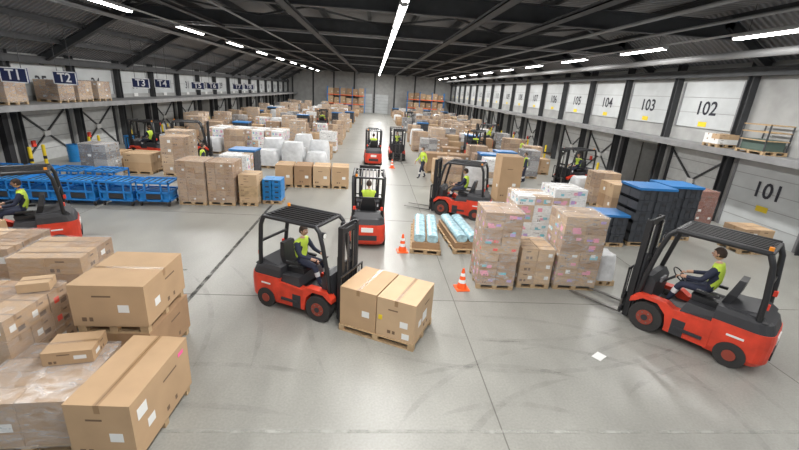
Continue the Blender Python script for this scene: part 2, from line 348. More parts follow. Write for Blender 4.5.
# ------------------------------------------------------------ pallets / cartons
def pallet(b,w=1.2,d=.8,z=0):
    for i in range(5):
        y=-d/2+.05+(d-.1)*i/4; b.bx(-w/2,w/2,y-.05,y+.05,z+.12,z+.142,WOOD)
    for x in(-w/2+.06,0,w/2-.06): b.bx(x-.06,x+.06,-d/2,d/2,z+.1,z+.12,WOOD)
    for x in(-w/2+.06,0,w/2-.06):
        for y in(-d/2+.05,0,d/2-.05): b.bx(x-.06,x+.06,y-.05,y+.05,z+.022,z+.1,WOOD)
    for y in(-d/2+.05,0,d/2-.05): b.bx(-w/2,w/2,y-.05,y+.05,z,z+.022,WOOD)
def carton(b,x0,x1,y0,y1,z0,z1,c=None,tape=True,lab=0,axis='x',labm=None,prints=False):
    c=c or random.choice(CARD);b.bx(x0,x1,y0,y1,z0,z1,c);e=.002
    h=z1-z0;wx=(x1-x0);wy=y1-y0
    if tape:
        if axis=='x':
            m=(y0+y1)/2;t=min(.035,(y1-y0)*.06);b.bx(x0-e,x1+e,m-t,m+t,z1-min(.12,h*.3),z1+e,TAPE)
            b.bx(x0-e*.5,x1+e*.5,m-.003,m+.003,z1,z1+e*1.6,DGREY)
        else:
            m=(x0+x1)/2;t=min(.035,(x1-x0)*.06);b.bx(m-t,m+t,y0-e,y1+e,z1-min(.12,h*.3),z1+e,TAPE)
            b.bx(m-.003,m+.003,y0,y1,z1,z1+e*1.6,DGREY)
        if random.random()<.5: # printed handling marks
            q=random.choice((.12,.3));s_=.07 if h>.3 else .04
            for yy0,yy1 in((y0-e*.6,y0),):
                b.bx(x0+wx*q,x0+wx*q+s_,yy0,yy1,z0+h*.12,z0+h*.12+s_,PRINT);b.bx(x0+wx*q+s_*1.5,x0+wx*q+s_*2.3,yy0,yy1,z0+h*.12,z0+h*.12+s_,PRINT)
            b.bx(x0+wx*.3,x0+wx*.55,y0-e*.6,y0,z0+h*.72,z0+h*.72+s_*.4,PRINT)
            b.bx(x1,x1+e*.6,y0+wy*.5,y0+wy*.5+s_,z0+h*.12,z0+h*.12+s_,PRINT);b.bx(x1,x1+e*.6,y0+wy*.66,y0+wy*.66+s_*.8,z0+h*.12,z0+h*.12+s_,PRINT);b.bx(x1,x1+e*.6,y0+wy*.5,y0+wy*.75,z0+h*.7,z0+h*.7+s_*.4,PRINT)
    if prints: # printed product artwork blocks on the side faces
        for p in range(2):
            m=random.choice((LIL,TLP,PNK,PNK,WHITE));f0=random.uniform(.05,.5);f1=f0+random.uniform(.2,.42);g0=random.uniform(.08,.4);g1=g0+random.uniform(.25,.5)
            ee=e*(.5+.4*p)
            b.bx(x0+wx*f0,x0+wx*f1,y0-ee,y0,z0+h*g0,z0+h*g1,m);b.bx(x0-ee,x0,y0+wy*f0,y0+wy*f1,z0+h*g0,z0+h*g1,m);b.bx(x1,x1+ee,y0+wy*f0,y0+wy*f1,z0+h*g0,z0+h*g1,m)
    if lab:
        lm=labm or WHITE
        b.bx(x0+wx*.62,x0+wx*.62+min(.16,wx*.25),y0-e,y0,z0+h*.35,z0+h*.35+min(.13,h*.3),lm)
        ly=min(.16,wy*.25)
        b.bx(x1,x1+e,y0+wy*.2,y0+wy*.2+ly,z0+h*.3,z0+h*.3+min(.13,h*.3),lm);b.bx(x0-e,x0,y0+wy*.2,y0+wy*.2+ly,z0+h*.3,z0+h*.3+min(.13,h*.3),lm)
def load(w,d,h,nx,ny,nz,cols=None,wrap=None,lab=.3,labm=None,gap=.008,base=True,tape=True,prints=0):
    b=MB();z=0
    if base: pallet(b,w,d);z=.144
    H=h-z
    for i in range(nx):
        for j in range(ny):
            for k in range(nz):
                if 0<i<nx-1 and 0<j<ny-1 and k<nz-1: continue
                jx,jy=random.uniform(-.006,.006),random.uniform(-.006,.006)
                x0=-w/2+w*i/nx+gap/2+jx;y0=-d/2+d*j/ny+gap/2+jy;z0=z+H*k/nz
                carton(b,x0,x0+w/nx-gap,y0,y0+d/ny-gap,z0+.001,z0+H/nz-.003,random.choice(cols or CARD),tape,random.random()<lab,labm=random.choice(labm) if labm else None,prints=random.random()<prints)
    if wrap:
        def ring(o,zz):
            pts=[];
            for sx,sy,a0 in((1,-1,-90),(1,1,0),(-1,1,90),(-1,-1,180)):
                for a in(0,45,90):
                    t=math.radians(a0+a);pts.append((sx*(w/2-.03)+math.cos(t)*(.03+o),sy*(d/2-.03)+math.sin(t)*(.03+o),zz))
            return pts
        n=6;rings=[ring(.012+.012*math.sin(i*2.3),z-.03+(H+.045)*i/n) for i in range(n+1)]
        b.loft(rings,wrap,True,False)
        b.add(rings[-1],[tuple(range(12))],wrap)
    return b
def softload(w,d,h,m,seed):
    b=MB();pallet(b,w,d);n=12;z=.144
    rings=[]
    for i in range(7):
        t=i/6;ring=[]
        for j in range(20):
            a=2*math.pi*j/20;c,s_=math.cos(a),math.sin(a)
            q=(abs(c)**6+abs(s_)**6)**(-1/6)
            k=1-.18*t**4+.06*noise.noise(Vector((c*2,s_*2,t*4+seed)))
            ring.append((c*q*w/2*k,s_*q*d/2*k,z+(h-z)*(1-(1-t)**1.1)+.07*noise.noise(Vector((c*2,s_*2,seed+9)))*t))
        rings.append(ring)
    b.loft(rings,m,True,False)
    cx=[sum(p[i] for p in rings[-1])/20 for i in range(3)];vs=rings[-1]+[(cx[0],cx[1],cx[2]+.06)]
    b.add(vs,[(j,(j+1)%20,20) for j in range(20)],m,True)
    return b
def crates(w,d,h,n,m,top=None,base=True):
    b=MB();z=0
    if base:pallet(b,w,d);z=.144
    H=(h-z)/n
    for k in range(n):
        z0=z+k*H
        for i in(0,1):
            x0=-w/2+i*w/2+.01;x1=x0+w/2-.02
            for j in (0,1):
                y0=-d/2+j*d/2+.01;y1=y0+d/2-.02
                b.bx(x0+.02,x1-.02,y0+.02,y1-.02,z0,z0+H*.9,m)
                b.bx(x0,x1,y0,y1,z0+H*.80,z0+H*.97,m);b.bx(x0,x1,y0,y1,z0+.0,z0+H*.08,m)
                for t in(.0,.33,.66,.97):
                    xx=x0+(x1-x0-.03)*t;b.bx(xx,xx+.03,y0,y1,z0,z0+H*.95,m)
                b.bx((x0+x1)/2-.07,(x0+x1)/2+.07,y0-.003,y0+.01,z0+H*.5,z0+H*.72,DK)
    if top: b.bx(-w/2-.02,w/2+.02,-d/2-.02,d/2+.02,h-.03,h+.05,top)
    return b
OCC=[]
def occ(x,y,rx,ry): OCC.append((x,y,rx,ry))
def free(x,y,rx,ry): return all(abs(x-a)>rx+c or abs(y-b_)>ry+d for a,b_,c,d in OCC)
def P(name,b,x,y,z=0,rz=0,bev=.0):
    o=b.obj(name,(x,y,z),rz,bev) if isinstance(b,MB) else put(name,b,(x,y,z),rz)
    if z<1: occ(x,y,.75,.75)
    return o
# --- near-left cartons
def big(name,x0,x1,y0,y1,z0,z1,c,axis='y',base=True,rz=0,extra=None):
    b=MB();w,d=x1-x0,y1-y0;z=0
    if base:pallet(b,w-.06,d-.04);z=.144
    carton(b,-w/2,w/2,-d/2,d/2,z,z1-z0,c,True,1,axis)
    if extra:extra(b,w,d,z1-z0)
    b.obj(name,((x0+x1)/2,(y0+y1)/2,z0),rz,.006)
def pinkdot(b,w,d,h):
    b.bx(w/2,w/2+.004,d*.30,d*.4,h-.16,h-.1,PINK);b.bx(w/2,w/2+.004,-d*.42,-d*.28,h-.32,h-.16,WHITE)
big('carton_on_pallet',-3.47,-2.7,3.95,5.35,0,.98,CARD[0],'y',extra=pinkdot,rz=-2)
big('carton_on_pallet',-4.42,-3.36,5.62,6.92,0,.82,CARD[1],'y')
big('carton_on_pallet',-4.45,-3.36,5.60,6.9,.822,1.66,CARD[0],'x',rz=1)
P('wrapped_pallet_of_cartons',load(1.25,1.2,.82,2,2,1,[CARD[3],CARD[0]],WRAP,.8),-4.25,4.75,0,4)
b=MB();carton(b,-.3,.3,-.24,.24,0,.2,CARD[0],True,1);b.obj('cardboard_box',(-4.1,5.1,.836),12,.004)
P('wrapped_pallet_of_cartons',load(1.3,1.2,1.42,3,3,4,[CARD[0],CARD[1],CARD[3]],WRAPL,.8,[WHITE,WHITE,REDL]),-5.5,5.55,0,0)
b=MB();carton(b,-.2,.2,-.15,.15,0,.14,CARD[2],True,0);b.obj('cardboard_box',(-5.1,5.9,1.436),20,.004)
P('wrapped_pallet_of_cartons',load(1.2,1.1,1.45,2,2,4,[CARD[0],CARD[1]],WRAPL,.4),-5.85,7.5,0,5)
P('wrapped_pallet_of_cartons',load(1.2,1.1,1.5,2,3,3,None,WRAPL,.4),-7.2,7.7,0,3)
P('wrapped_pallet_of_cartons',load(1.1,1.1,1.5,1,1,1,[CARD[0]],None,.4),-8.5,8.3,0,-8)
P('wrapped_pallet_of_cartons',load(1.3,1.1,1.4,2,2,2,None,WRAPL,.6),-6.95,6.0,0,3)
# --- centre-right stacks
P('wrapped_pallet_of_cartons',load(.95,1.0,2.05,2,3,9,[CARD[0],CARD[1],CARD[1]],WRAP,.35,[LIL,WHITE,REDL],prints=.4),3.3,9.55,0,-3)
P('pallet_of_cartons',load(.85,.95,1.1,2,2,3,[CARD[0],CARD[2]],WRAPL,.5),4.35,9.65,0,-2)
P('wrapped_pallet_of_cartons',load(1.1,1.0,2.0,2,3,8,[CARD[0],CARD[1],CARD[0]],WRAP,.5,[LIL,WHITE,PNK],prints=.35),5.45,9.65,0,-2)
P('foil_wrapped_goods',softload(.55,.7,.85,FOAM,3),6.45,9.8,0,0)
P('wrapped_pallet_of_cartons',load(1.05,1.0,2.0,2,3,7,[CARD[2],WHITE,WHITE],WRAP2,.8,[LIL,TLP,WHITE,PNK],prints=1),4.85,11.6,0,0)
P('wrapped_pallet_of_cartons',load(1.1,1.0,2.05,2,3,7,[CARD[2],WHITE,WHITE],WRAP2,.8,[LIL,TLP,WHITE,PNK],prints=1),6.35,12.5,0,2)
P('tall_carton_on_pallet',load(1.0,1.0,2.2,1,1,1,[CARD[0]],None,1),6.3,18,0,0)
P('stack_of_blue_crates',crates(1.1,.9,1.1,3,CRATE,TARP),8.3,12.95)
P('stack_of_blue_crates',crates(1.3,1.1,2.05,5,CRATE,TARP),9.75,13.2)
P('stack_of_blue_crates',crates(1.3,1.1,2.0,5,CRATE,TARP),11.4,14.0)
P('pallet_of_cartons',load(1.0,1.0,1.7,2,2,5,[mat('red_brown_board',(.25,.10,.07),.7)],WRAPL,.3),13.2,15.0)
P('pallet_of_cartons',load(1.1,.9,.9,2,1,2,None,None,.3),13.5,12.7)
P('pallet_of_cartons',load(1.2,1.0,1.7,2,2,3,None,None,.3),10.2,15.4);P('pallet_of_cartons',load(1.2,1.0,1.5,2,2,3,None,None,.3),11.9,16.1)
# long foil packages on pallets
for i,(x,y,rz) in enumerate(((1.87,12.45,-6),(3.02,12.6,4))):
    b=MB()
    for yy in(-.65,.65):
        b.M=Matrix.Translation((0,yy,0));pallet(b,.95,1.2)
    b.M=Matrix();carton(b,-.42,.42,-1.15,1.15,.144,.34,CARD[1],True,0,'y')
    for xo in(-.2,.2):
        rings=[]
        for t in range(9):
            y0=-1.1+2.2*t/8;ring=[]
            for j in range(12):
                a=2*math.pi*j/12;q=(abs(math.cos(a))**4+abs(math.sin(a))**4)**-.25;k=1+.1*noise.noise(Vector((a,t,i+xo)))
                ring.append((xo+math.cos(a)*q*.17*k,y0,.46+math.sin(a)*q*.12*k))
            rings.append(ring)
        b.loft(rings,TEAL,True,True)
    b.obj('foil_package_on_pallet',(x,y,0),rz);occ(x,y,.8,1.4)
# load on central forklift
hd=math.radians(-26);F1=(-.76,7.86);fx,fy=math.cos(hd),math.sin(hd)
lx,ly=F1[0]+fx*1.34,F1[1]+fy*1.34-.02
b=MB();pallet(b,1.62,1.12);carton(b,-.8,-.01,-.54,.54,.144,.98,CARD[0],True,1,'y');carton(b,.01,.8,-.54,.54,.144,.97,CARD[2],True,1,'y')
b.bx(.05,.13,-.545,-.54,.5,.6,YEL);b.bx(.55,.7,-.543,-.54,.2,.32,WHITE);b.bx(.802,.804,-.1,.15,.4,.6,WHITE)
b.obj('cartons_on_pallet',(lx,ly,0.0),-26,.006);occ(lx,ly,1,1)
# cones
def cone():
    b=MB();b.bx(-.17,.17,-.17,.17,0,.03,ORC)
    zs=[.03,.18,.27,.36,.44,.56];ms=[ORC,SIGNW,ORC,SIGNW,ORC]
    rad=lambda z:.125-(z-.03)*.19
    for i in range(5): b.cyl((0,0,zs[i]),(0,0,zs[i+1]),rad(zs[i]),ms[i],rad(zs[i+1]),16,i==4)
    return b.mesh('cone')
cm=cone()
for x,y in((2.42,9.05),(1.05,11.4),(1.3,25.2)): put('traffic_cone',cm,(x,y,0),5,1.0)
b=MB();b.bx(-.13,.13,-.09,.09,0,.004,WHITE);b.obj('paper_sheet',(4.6,6.35,.006),35)
# blue trolleys
def trolley():
    b=MB();w,d=1.35,.95
    for x in(-w/2+.1,w/2-.1):
        for y in(-d/2+.1,d/2-.1):
            b.cyl((x-.02,y,.08),(x+.02,y,.08),.08,RUB,n=12);b.bx(x-.04,x+.04,y-.03,y+.03,.1,.2,STEEL)
    b.bx(-w/2,w/2,-d/2,d/2,.2,.26,BLUEF)
    for x in(-w/2,w/2-.05):
        for y in(-d/2,d/2-.05): b.bx(x,x+.05,y,y+.05,.2,.92,BLUEF)
    for z in(.5,.86):
        for y in(-d/2,d/2-.05): b.bx(-w/2,w/2,y,y+.05,z,z+.07,BLUEF)
        for x in(-w/2,w/2-.05): b.bx(x,x+.05,-d/2,d/2,z,z+.07,BLUEF)
    b.bx(-w/2+.08,w/2-.08,-d/2+.08,d/2-.08,.26,.5,BLUE);b.bx(-w/2+.05,w/2-.05,-d/2+.05,d/2-.05,.86,.88,BLUE)
    for k in range(5): b.bx(-w/2+.15+k*.24,-w/2+.2+k*.24,-d/2+.05,d/2-.05,.88,.9,DK)
    b.bx(-.3,.3,-d/2-.005,-d/2+.03,.3,.48,DK)
    for x in (-.33,.33): b.bx(x-.03,x+.03,-d/2,-d/2+.04,.2,.9,BLUEF)
    return b.mesh('trolley')
tm_=trolley()
for i in range(6): put('blue_trolley',tm_,(-14.15+i*1.2*1.02,14.75+.12*i,0),random.uniform(-3,3)+2,(.85,1,1));occ(-14.0+i*1.22,15,.7,.7)
for i in range(4): put('blue_trolley',tm_,(-14.6+i*1.3,16.5+.1*i,0),random.uniform(-4,4),(.85,1,1));occ(-14.6+i*1.3,16.5,.7,.7)
# mid-left
P('pallet_of_cartons',load(1.0,1.15,1.7,3,3,7,[CARD[1],CARD[3]],WRAPL,.1),-6.8,15.9);P('pallet_of_cartons',load(1.0,1.15,1.68,3,3,7,[CARD[1],CARD[3]],WRAPL,.1),-5.75,16.0)
b=load(.7,.9,1.25,1,1,5,[CARD[2],WOOD],None,0);P('pallet_of_cartons',b,-4.75,15.95)
P('stack_of_blue_crates',crates(.75,.75,1.0,4,BLUE),-3.95,16.3)
for i in range(4): P('carton_on_pallet',load(.8,1.1,1.05,1,1,1,[CARD[i%3]],None,1),-4.1+i*.87,19.4+.05*i,0,2)
P('pallet_of_cartons',load(1.1,1.1,1.9,2,2,4,None,WRAPL,.3),-9.6,20.6)
for i in range(2): P('pallet_of_cartons',load(1.3,1.2,1.0,2,2,2,[CARD[0],CARD[2]],None,.2),-12.8+i*1.45,20.7)
b=MB();b.cyl((0,0,0),(0,0,.9),.29,BLUE,n=20)
for z in(.02,.3,.6,.88): b.cyl((0,0,z-.02),(0,0,z+.02),.305,BLUE,n=20)
dm=b.mesh('drum')
for x,y in((-15.8,22.4),(-15.4,26.8)): put('blue_drum',dm,(x,y,0));occ(x,y,.4,.4)
# ------------------------------------------------------------ forklift
def forklift():
    b=MB()
    def plan(x0,x1,hw,z,rr,n=5):
        pts=[(x1,-hw,z),(x1,hw,z)]
        for i in range(n+1):
            t=math.radians(90+90*i/n);pts.append((x0+rr+math.cos(t)*rr,hw-rr+math.sin(t)*rr,z))
        for i in range(n+1):
            t=math.radians(180+90*i/n);pts.append((x0+rr+math.cos(t)*rr,-hw+rr+math.sin(t)*rr,z))
        return pts
    # counterweight: red lower casting, black upper shroud
    b.loft([plan(-1.78,-1.0,.50,.14,.22),plan(-1.86,-1.0,.54,.24,.25),plan(-1.87,-1.0,.55,.62,.25),plan(-1.85,-1.0,.545,.78,.25)],RED,False)
    b.loft([plan(-1.84,-1.0,.535,.78,.25),plan(-1.78,-1.0,.51,.94,.26),plan(-1.66,-1.0,.48,1.02,.26)],DK,False)
    b.bx(-1.885,-1.85,-.3,.3,.3,.46,DK);b.bx(-1.88,-1.84,-.18,.18,.56,.70,WHITE)
    for y0,y1 in((-.55,-.36),(.36,.55)):
        b.prism([(-1.05,.18),(-1.05,.70),(-.4,.66),(-.4,.18)],y0,y1,RED)
        b.prism([(-.42,.18),(-.42,.66),(-.28,.74),(.22,.74),(.34,.6),(.34,.5),(.24,.56),(.12,.66),(-.14,.66),(-.3,.5),(-.34,.3),(-.34,.18)],y0,y1,RED)
        yo=y0-.004 if y0<0 else y1-.02;b.bx(-.66,-.44,yo,yo+.024,.18,.5,DK)
        b.bx(-.95,-.5,y0+.03*(1 if y0>0 else -1),y1+.03*(1 if y0>0 else -1),.3,.36,DK)
    b.bx(-1.05,.2,-.36,.36,.16,.56,DK)
    b.loft([[(-1.3,-.5,.66),(-.5,-.5,.66),(-.5,.5,.66),(-1.3,.5,.66)],[(-1.3,-.47,.86),(-.56,-.44,.86),(-.56,.44,.86),(-1.3,.47,.86)]],DK,False)
    b.loft([[(-1.72,-.46,.98),(-1.1,-.46,.86),(-1.1,.46,.86),(-1.72,.46,.98)],[(-1.58,-.38,1.1),(-1.1,-.42,1.02),(-1.1,.42,1.02),(-1.58,.38,1.1)]],DK,False)
    # dash
    b.prism([(.02,.55),(.02,1.0),(.1,1.12),(.24,1.1),(.28,.7),(.28,.55)],-.42,.42,DK)
    b.bx(-.02,.02,-.1,.15,.95,1.05,GREYP)
    # wheels
    for y in(-1,1):
        b.cyl((0,y*.36,.3),(0,y*.57,.3),.30,RUB,n=28);b.cyl((0,y*.565,.3),(0,y*.585,.3),.15,HUB,n=20);b.cyl((0,y*.58,.3),(0,y*.6,.3),.06,DK,n=12)
        b.cyl((-1.38,y*.34,.23),(-1.38,y*.565,.23),.235,RUB,n=24);b.cyl((-1.38,y*.56,.23),(-1.38,y*.58,.23),.10,HUB,n=16)
        for k in range(6):
            t=k*math.pi/3;b.cyl((math.cos(t)*.11,y*.58,.3+math.sin(t)*.11),(math.cos(t)*.11,y*.595,.3+math.sin(t)*.11),.015,STEEL,n=6)
    # seat
    b.loft([[(-1.08,-.25,.86),(-.58,-.25,.86),(-.58,.25,.86),(-1.08,.25,.86)],[(-1.1,-.26,.97),(-.55,-.24,.98),(-.55,.24,.98),(-1.1,.26,.97)]],BLK,False)
    b.loft([[(-1.1,-.24,.92),(-.98,-.24,.92),(-.98,.24,.92),(-1.1,.24,.92)],[(-1.2,-.24,1.2),(-1.06,-.25,1.2),(-1.06,.25,1.2),(-1.2,.24,1.2)],[(-1.24,-.18,1.48),(-1.14,-.18,1.48),(-1.14,.18,1.48),(-1.24,.18,1.48)]],BLK,False)
    for y in(-.33,.3): b.bx(-.98,-.62,y,y+.06,1.08,1.13,BLK)
    # steering
    b.cyl((.04,0,.9),(-.22,0,1.16),.025,DK,n=8);c=Vector((-.24,0,1.18));ax=Vector((-.7,0,.72)).normalized();a1=Vector((0,1,0));a2=ax.cross(a1)
    b.path([c+(a1*math.cos(t)+a2*math.sin(t))*.16 for t in[2*math.pi*i/20 for i in range(20)]],.014,BLK,6,True)
    b.beam(c-a1*.15,c+a1*.15,.02,.02,BLK);b.beam(c,c+a2*.15,.02,.02,BLK)
    # overhead guard
    T=2.14
    for y in(-1,1):
        b.path([(.24,y*.46,.72),(.2,y*.47,1.1),(.08,y*.48,1.75),(-.0,y*.48,2.04),(-.1,y*.47,T)],.046,BLK,8)
        b.path([(-1.58,y*.44,.98),(-1.56,y*.45,1.4),(-1.5,y*.47,1.95),(-1.42,y*.47,T)],.048,BLK,8)
        b.path([(-.08,y*.47,T),(-1.44,y*.47,T+.01)],.046,BLK,8)
    for x in(-.1,-1.42): b.beam((x,-.47,T),(x,.47,T),.09,.05,BLK)
    for i in range(7):
        y=-.36+.12*i;b.beam((-.1,y,T+.01),(-1.42,y,T+.01),.03,.05,BLK)
    b.beam((-1.53,-.45,1.55),(-1.53,.45,1.55),.05,.05,BLK)
    for y in(-.42,.42): b.cyl((.0,y,1.98),(.09,y,1.97),.06,BLK,.065,12);b.cyl((.09,y,1.97),(.095,y,1.97),.055,LAMPG,n=12)
    b.cyl((-1.4,.38,T+.03),(-1.4,.38,T+.10),.035,ORNG,n=12)
    b.bx(-1.64,-1.58,-.45,-.38,1.2,1.3,REDL);b.bx(-1.64,-1.58,.38,.45,1.2,1.3,REDL)
    # mast
    for y in(-1,1):
        b.bx(.36,.47,y*.33-.02,y*.33+.02,.06,2.18,BLK);b.bx(.36,.38,min(y*.33,y*.24),max(y*.33,y*.24),.06,2.18,BLK);b.bx(.45,.47,min(y*.33,y*.26),max(y*.33,y*.26),.06,2.18,BLK)
        b.bx(.39,.46,y*.24-.018,y*.24+.018,.1,2.14,DK)
        b.cyl((.34,y*.27,.15),(.34,y*.27,1.5),.035,DK,n=10);b.cyl((.34,y*.27,1.5),(.34,y*.27,2.1),.02,CHROME,n=8)
        b.cyl((.2,y*.3,.65),(-.0,y*.3,.55),.03,DK,n=8)
        b.bx(.46,.475,y*.12-.012,y*.12+.012,.4,2.0,STEEL)
    for z,m in((.1,BLK),(1.25,BLK),(2.1,BLK)): b.bx(.36,.40,-.33,.33,z,z+.09,m)
    b.bx(.40,.45,-.25,.25,2.02,2.12,BLK);b.path([(.42,0,.2),(.42,.0,1.9)],.022,DK,8)
    # carriage + backrest
    for z in(.16,.46): b.bx(.48,.53,-.48,.48,z,z+.1,BLK)
    for y in(-.3,.3): b.bx(.48,.5,y-.05,y+.05,.12,.6,BLK)
    for y in(-.46,.46): b.bx(.5,.53,y-.02,y+.02,.5,1.15,BLK)
    b.bx(.5,.53,-.48,.48,1.12,1.16,BLK)
    for i in range(6): y=-.33+.132*i;b.bx(.505,.525,y-.01,y+.01,.56,1.14,BLK)
    for y in(-.27,.27):
        b.bx(.53,.57,y-.05,y+.05,.06,.6,STEEL)
        b.add([(.53,y-.05,.055),(.53,y+.05,.055),(.53,y-.05,.095),(.53,y+.05,.095),(1.68,y-.035,.06),(1.68,y+.035,.06),(1.68,y-.035,.075),(1.68,y+.035,.075)],
              [(0,1,5,4),(2,6,7,3),(0,4,6,2),(1,3,7,5),(4,5,7,6),(0,2,3,1)],STEEL)
    # markings
    for y in(-1,1):
        b.bx(-1.50,-1.25,y*.551-.004,y*.551+.004,.57,.61,WHITE)
    return b.mesh('forklift')
# ------------------------------------------------------------ people
def skinpart(chains):
    vs=[];es=[];rs=[];roots=[]
    for pts,links in chains:
        n=len(vs)
        for p,rr in pts: vs.append(p);rs.append(rr)
        es+=[(a+n,c+n) for a,c in links];roots.append(n)
    me=bpy.data.meshes.new('sk');me.from_pydata(vs,es,[]);o=bpy.data.objects.new('sk',me);COL.objects.link(o)
    o.modifiers.new('s','SKIN');sd=me.skin_vertices[0].data
    for i,rr in enumerate(rs): sd[i].radius=rr if isinstance(rr,tuple) else (rr,rr);sd[i].use_root=(i in roots)
    ss=o.modifiers.new('u','SUBSURF');ss.levels=1;ss.render_levels=1
    dg=bpy.context.evaluated_depsgraph_get();dg.update();ev=o.evaluated_get(dg);m2=ev.to_mesh()
    d=([v.co.copy() for v in m2.vertices],[list(p.vertices) for p in m2.polygons]);ev.to_mesh_clear();bpy.data.objects.remove(o);return d
def human(J,vest=HIV,sleeves=None,hair=HAIR,legs=TROU):
    V=lambda k:Vector(J[k])
    names=['pelvis','waist','chest','neckb','neck','shL','elL','wrL','hdL','shR','elR','wrR','hdR','hiL','knL','anL','toL','hiR','knR','anR','toR']
    rad=dict(pelvis=(.15,.13),waist=(.14,.12),chest=(.17,.13),neckb=(.10,.09),neck=.055,sh=.075,el=.05,wr=.036,hd=(.042,.03),hi=.105,kn=.07,an=.048,to=.045)
    ix={n:i for i,n in enumerate(names)}
    pts=[(V(n),rad[n] if n in rad else rad[n[:2]]) for n in names]
    bones=[('pelvis','waist','T'),('waist','chest','T'),('chest','neckb','T'),('neckb','neck','S')]
    for s in'LR': bones+=[('chest','sh'+s,'T'),('sh'+s,'el'+s,'A'),('el'+s,'wr'+s,'A'),('wr'+s,'hd'+s,'S'),('pelvis','hi'+s,'L'),('hi'+s,'kn'+s,'L'),('kn'+s,'an'+s,'L'),('an'+s,'to'+s,'B')]
    chains=[(pts,[(ix[a],ix[c]) for a,c,_ in bones])]
    for s,sg in(('L',1),('R',-1)):
        h=V('hd'+s);d=(h-V('wr'+s)).normalized();lat=Vector((0,0,1)).cross(d)
        if lat.length<.3: lat=Vector((0,sg,0)).cross(d)
        lat.normalize();dn=d.cross(lat);dn=dn if dn.z<0 else -dn
        for i,ln in enumerate((.065,.08,.075,.055)):
            o=h+lat*(.03-.02*i)*(-sg)+d*.02
            chains.append(([(o,.011),(o+d*ln*.5+dn*.005,.0095),(o+d*ln*.8+dn*ln*.4,.0085),(o+d*ln*.75+dn*ln*.8,.007)],[(0,1),(1,2),(2,3)]))
        o=h-lat*.03*sg-d*.02;chains.append(([(o,.012),(o-lat*.025*sg+d*.025,.011),(o-lat*.03*sg+d*.055+dn*.01,.009)],[(0,1),(1,2)]))
    vs,fs=skinpart(chains);b=MB();groups={}
    lab={'T':vest,'A':sleeves or vest,'S':SKIN,'L':legs,'B':BOOT}
    def near(p):
        best=None
        for a,c,t in bones:
            A,B=V(a),V(c);ab=B-A;k=max(0,min(1,(p-A).dot(ab)/ab.length_squared));dd=(p-(A+ab*k)).length
            if best is None or dd<best[0]: best=(dd,t,a,k)
        return best
    for f in fs:
        c=sum((vs[i] for i in f),Vector())/len(f);dd,t,a,k=near(c);m=lab[t]
        if t=='T' and a=='waist' and .2<k<.45: m=HIVD
        if t=='L' and a[:2]=='kn' and .35<k<.5: m=HIVD
        if t=='A' and a[:2]=='el' and k>.9: m=SKIN
        if dd>.06 and t=='S' and a=='neckb': m=vest
        groups.setdefault(m,[]).append(f)
    for m,fl in groups.items(): b.add(vs,fl,m,True)
    H=V('head')
    def hf(p):
        q=p.copy()
        if q.z<-.2: q.x*=1-.12*(-q.z);q.y*=1-.35*(-q.z-.2)
        if q.x>.8 and abs(q.y)<.2 and -.35<q.z<.1: q.x+=.12
        return q
    b.ell(H,.098,.078,.118,SKIN,18,14,hf)
    b.add([H+Vector(v) for v in((.09,-.014,-.03),(.09,.014,-.03),(.125,0,-.028),(.095,0,.02),(.095,0,-.04))],[(0,2,3),(2,1,3),(0,4,2),(4,1,2)],SKIN)
    for y in(-.03,.03):
        b.ell(H+Vector((.083,y,.008)),.013,.014,.009,EYEW,8,6);b.ell(H+Vector((.094,y,.008)),.004,.006,.006,BLK,8,6)
        b.ell(H+Vector((.088,y,.026)),.008,.016,.004,hair,8,4)
    for y in(-.078,.078): b.ell(H+Vector((0,y,-.005)),.02,.01,.032,SKIN,8,6)
    b.ell(H+Vector((.083,0,-.062)),.012,.024,.007,LIP,8,6)
    def hr(p):
        q=p.copy()
        if q.x>.45: q.z=max(q.z,.42)
        else: q.z=max(q.z,-.45)
        return q
    b.ell(H+Vector((-.004,0,.008)),.106,.086,.122,hair,18,14,hr)
    return b.mesh('human')
seat=dict(pelvis=(-.8,0,1.1),waist=(-.82,0,1.27),chest=(-.8,0,1.46),neckb=(-.77,0,1.6),neck=(-.76,0,1.67),head=(-.73,0,1.80))
for s,g in(('L',1),('R',-1)):
    seat.update({'sh'+s:(-.78,g*.19,1.55),'el'+s:(-.64,g*.26,1.30),'wr'+s:(-.37,g*.19,1.25),'hd'+s:(-.29,g*.165,1.23),'hi'+s:(-.72,g*.1,1.09),'kn'+s:(-.32,g*.16,1.07),'an'+s:(-.2,g*.15,.68),'to'+s:(-.04,g*.16,.63)})
def stand(st=.25,arm=.2):
    J=dict(pelvis=(0,0,.95),waist=(0,0,1.1),chest=(.02,0,1.32),neckb=(.02,0,1.47),neck=(.03,0,1.53),head=(.05,0,1.66))
    for s,g in(('L',1),('R',-1)):
        J.update({'sh'+s:(.0,g*.19,1.42),'el'+s:(-g*arm*.5,g*.26,1.14),'wr'+s:(-g*arm+.12,g*.26,.92),'hd'+s:(-g*arm+.15,g*.26,.84),'hi'+s:(0,g*.1,.9),'kn'+s:(g*st*.5+.05,g*.11,.5),'an'+s:(g*st-.02,g*.11,.09),'to'+s:(g*st+.13,g*.12,.05)})
    return J
fm=forklift();drv=human(seat,legs=TROU);drv2=human(seat,vest=HIV,sleeves=TROU)
wk1=human(stand());wk2=human(stand(.05,.05),sleeves=TROU);wk3=human(stand(-.2,-.2),hair=mat('hair_grey',(.2,.18,.16),.7))
def FL(x,y,rz,sc=1.0,d=drv):
    put('forklift',fm,(x,y,0),rz,sc,bev=.008);put('forklift_driver',d,(x,y,0),rz,sc);a=math.radians(rz);occ(x-.3*math.cos(a),y-.3*math.sin(a),1.4,1.4)
FL(F1[0],F1[1],-26,.96,drv2)
FL(6.6,7.7,127,1.1,drv2)
FL(-.05,13.3,90,1.0,drv2)
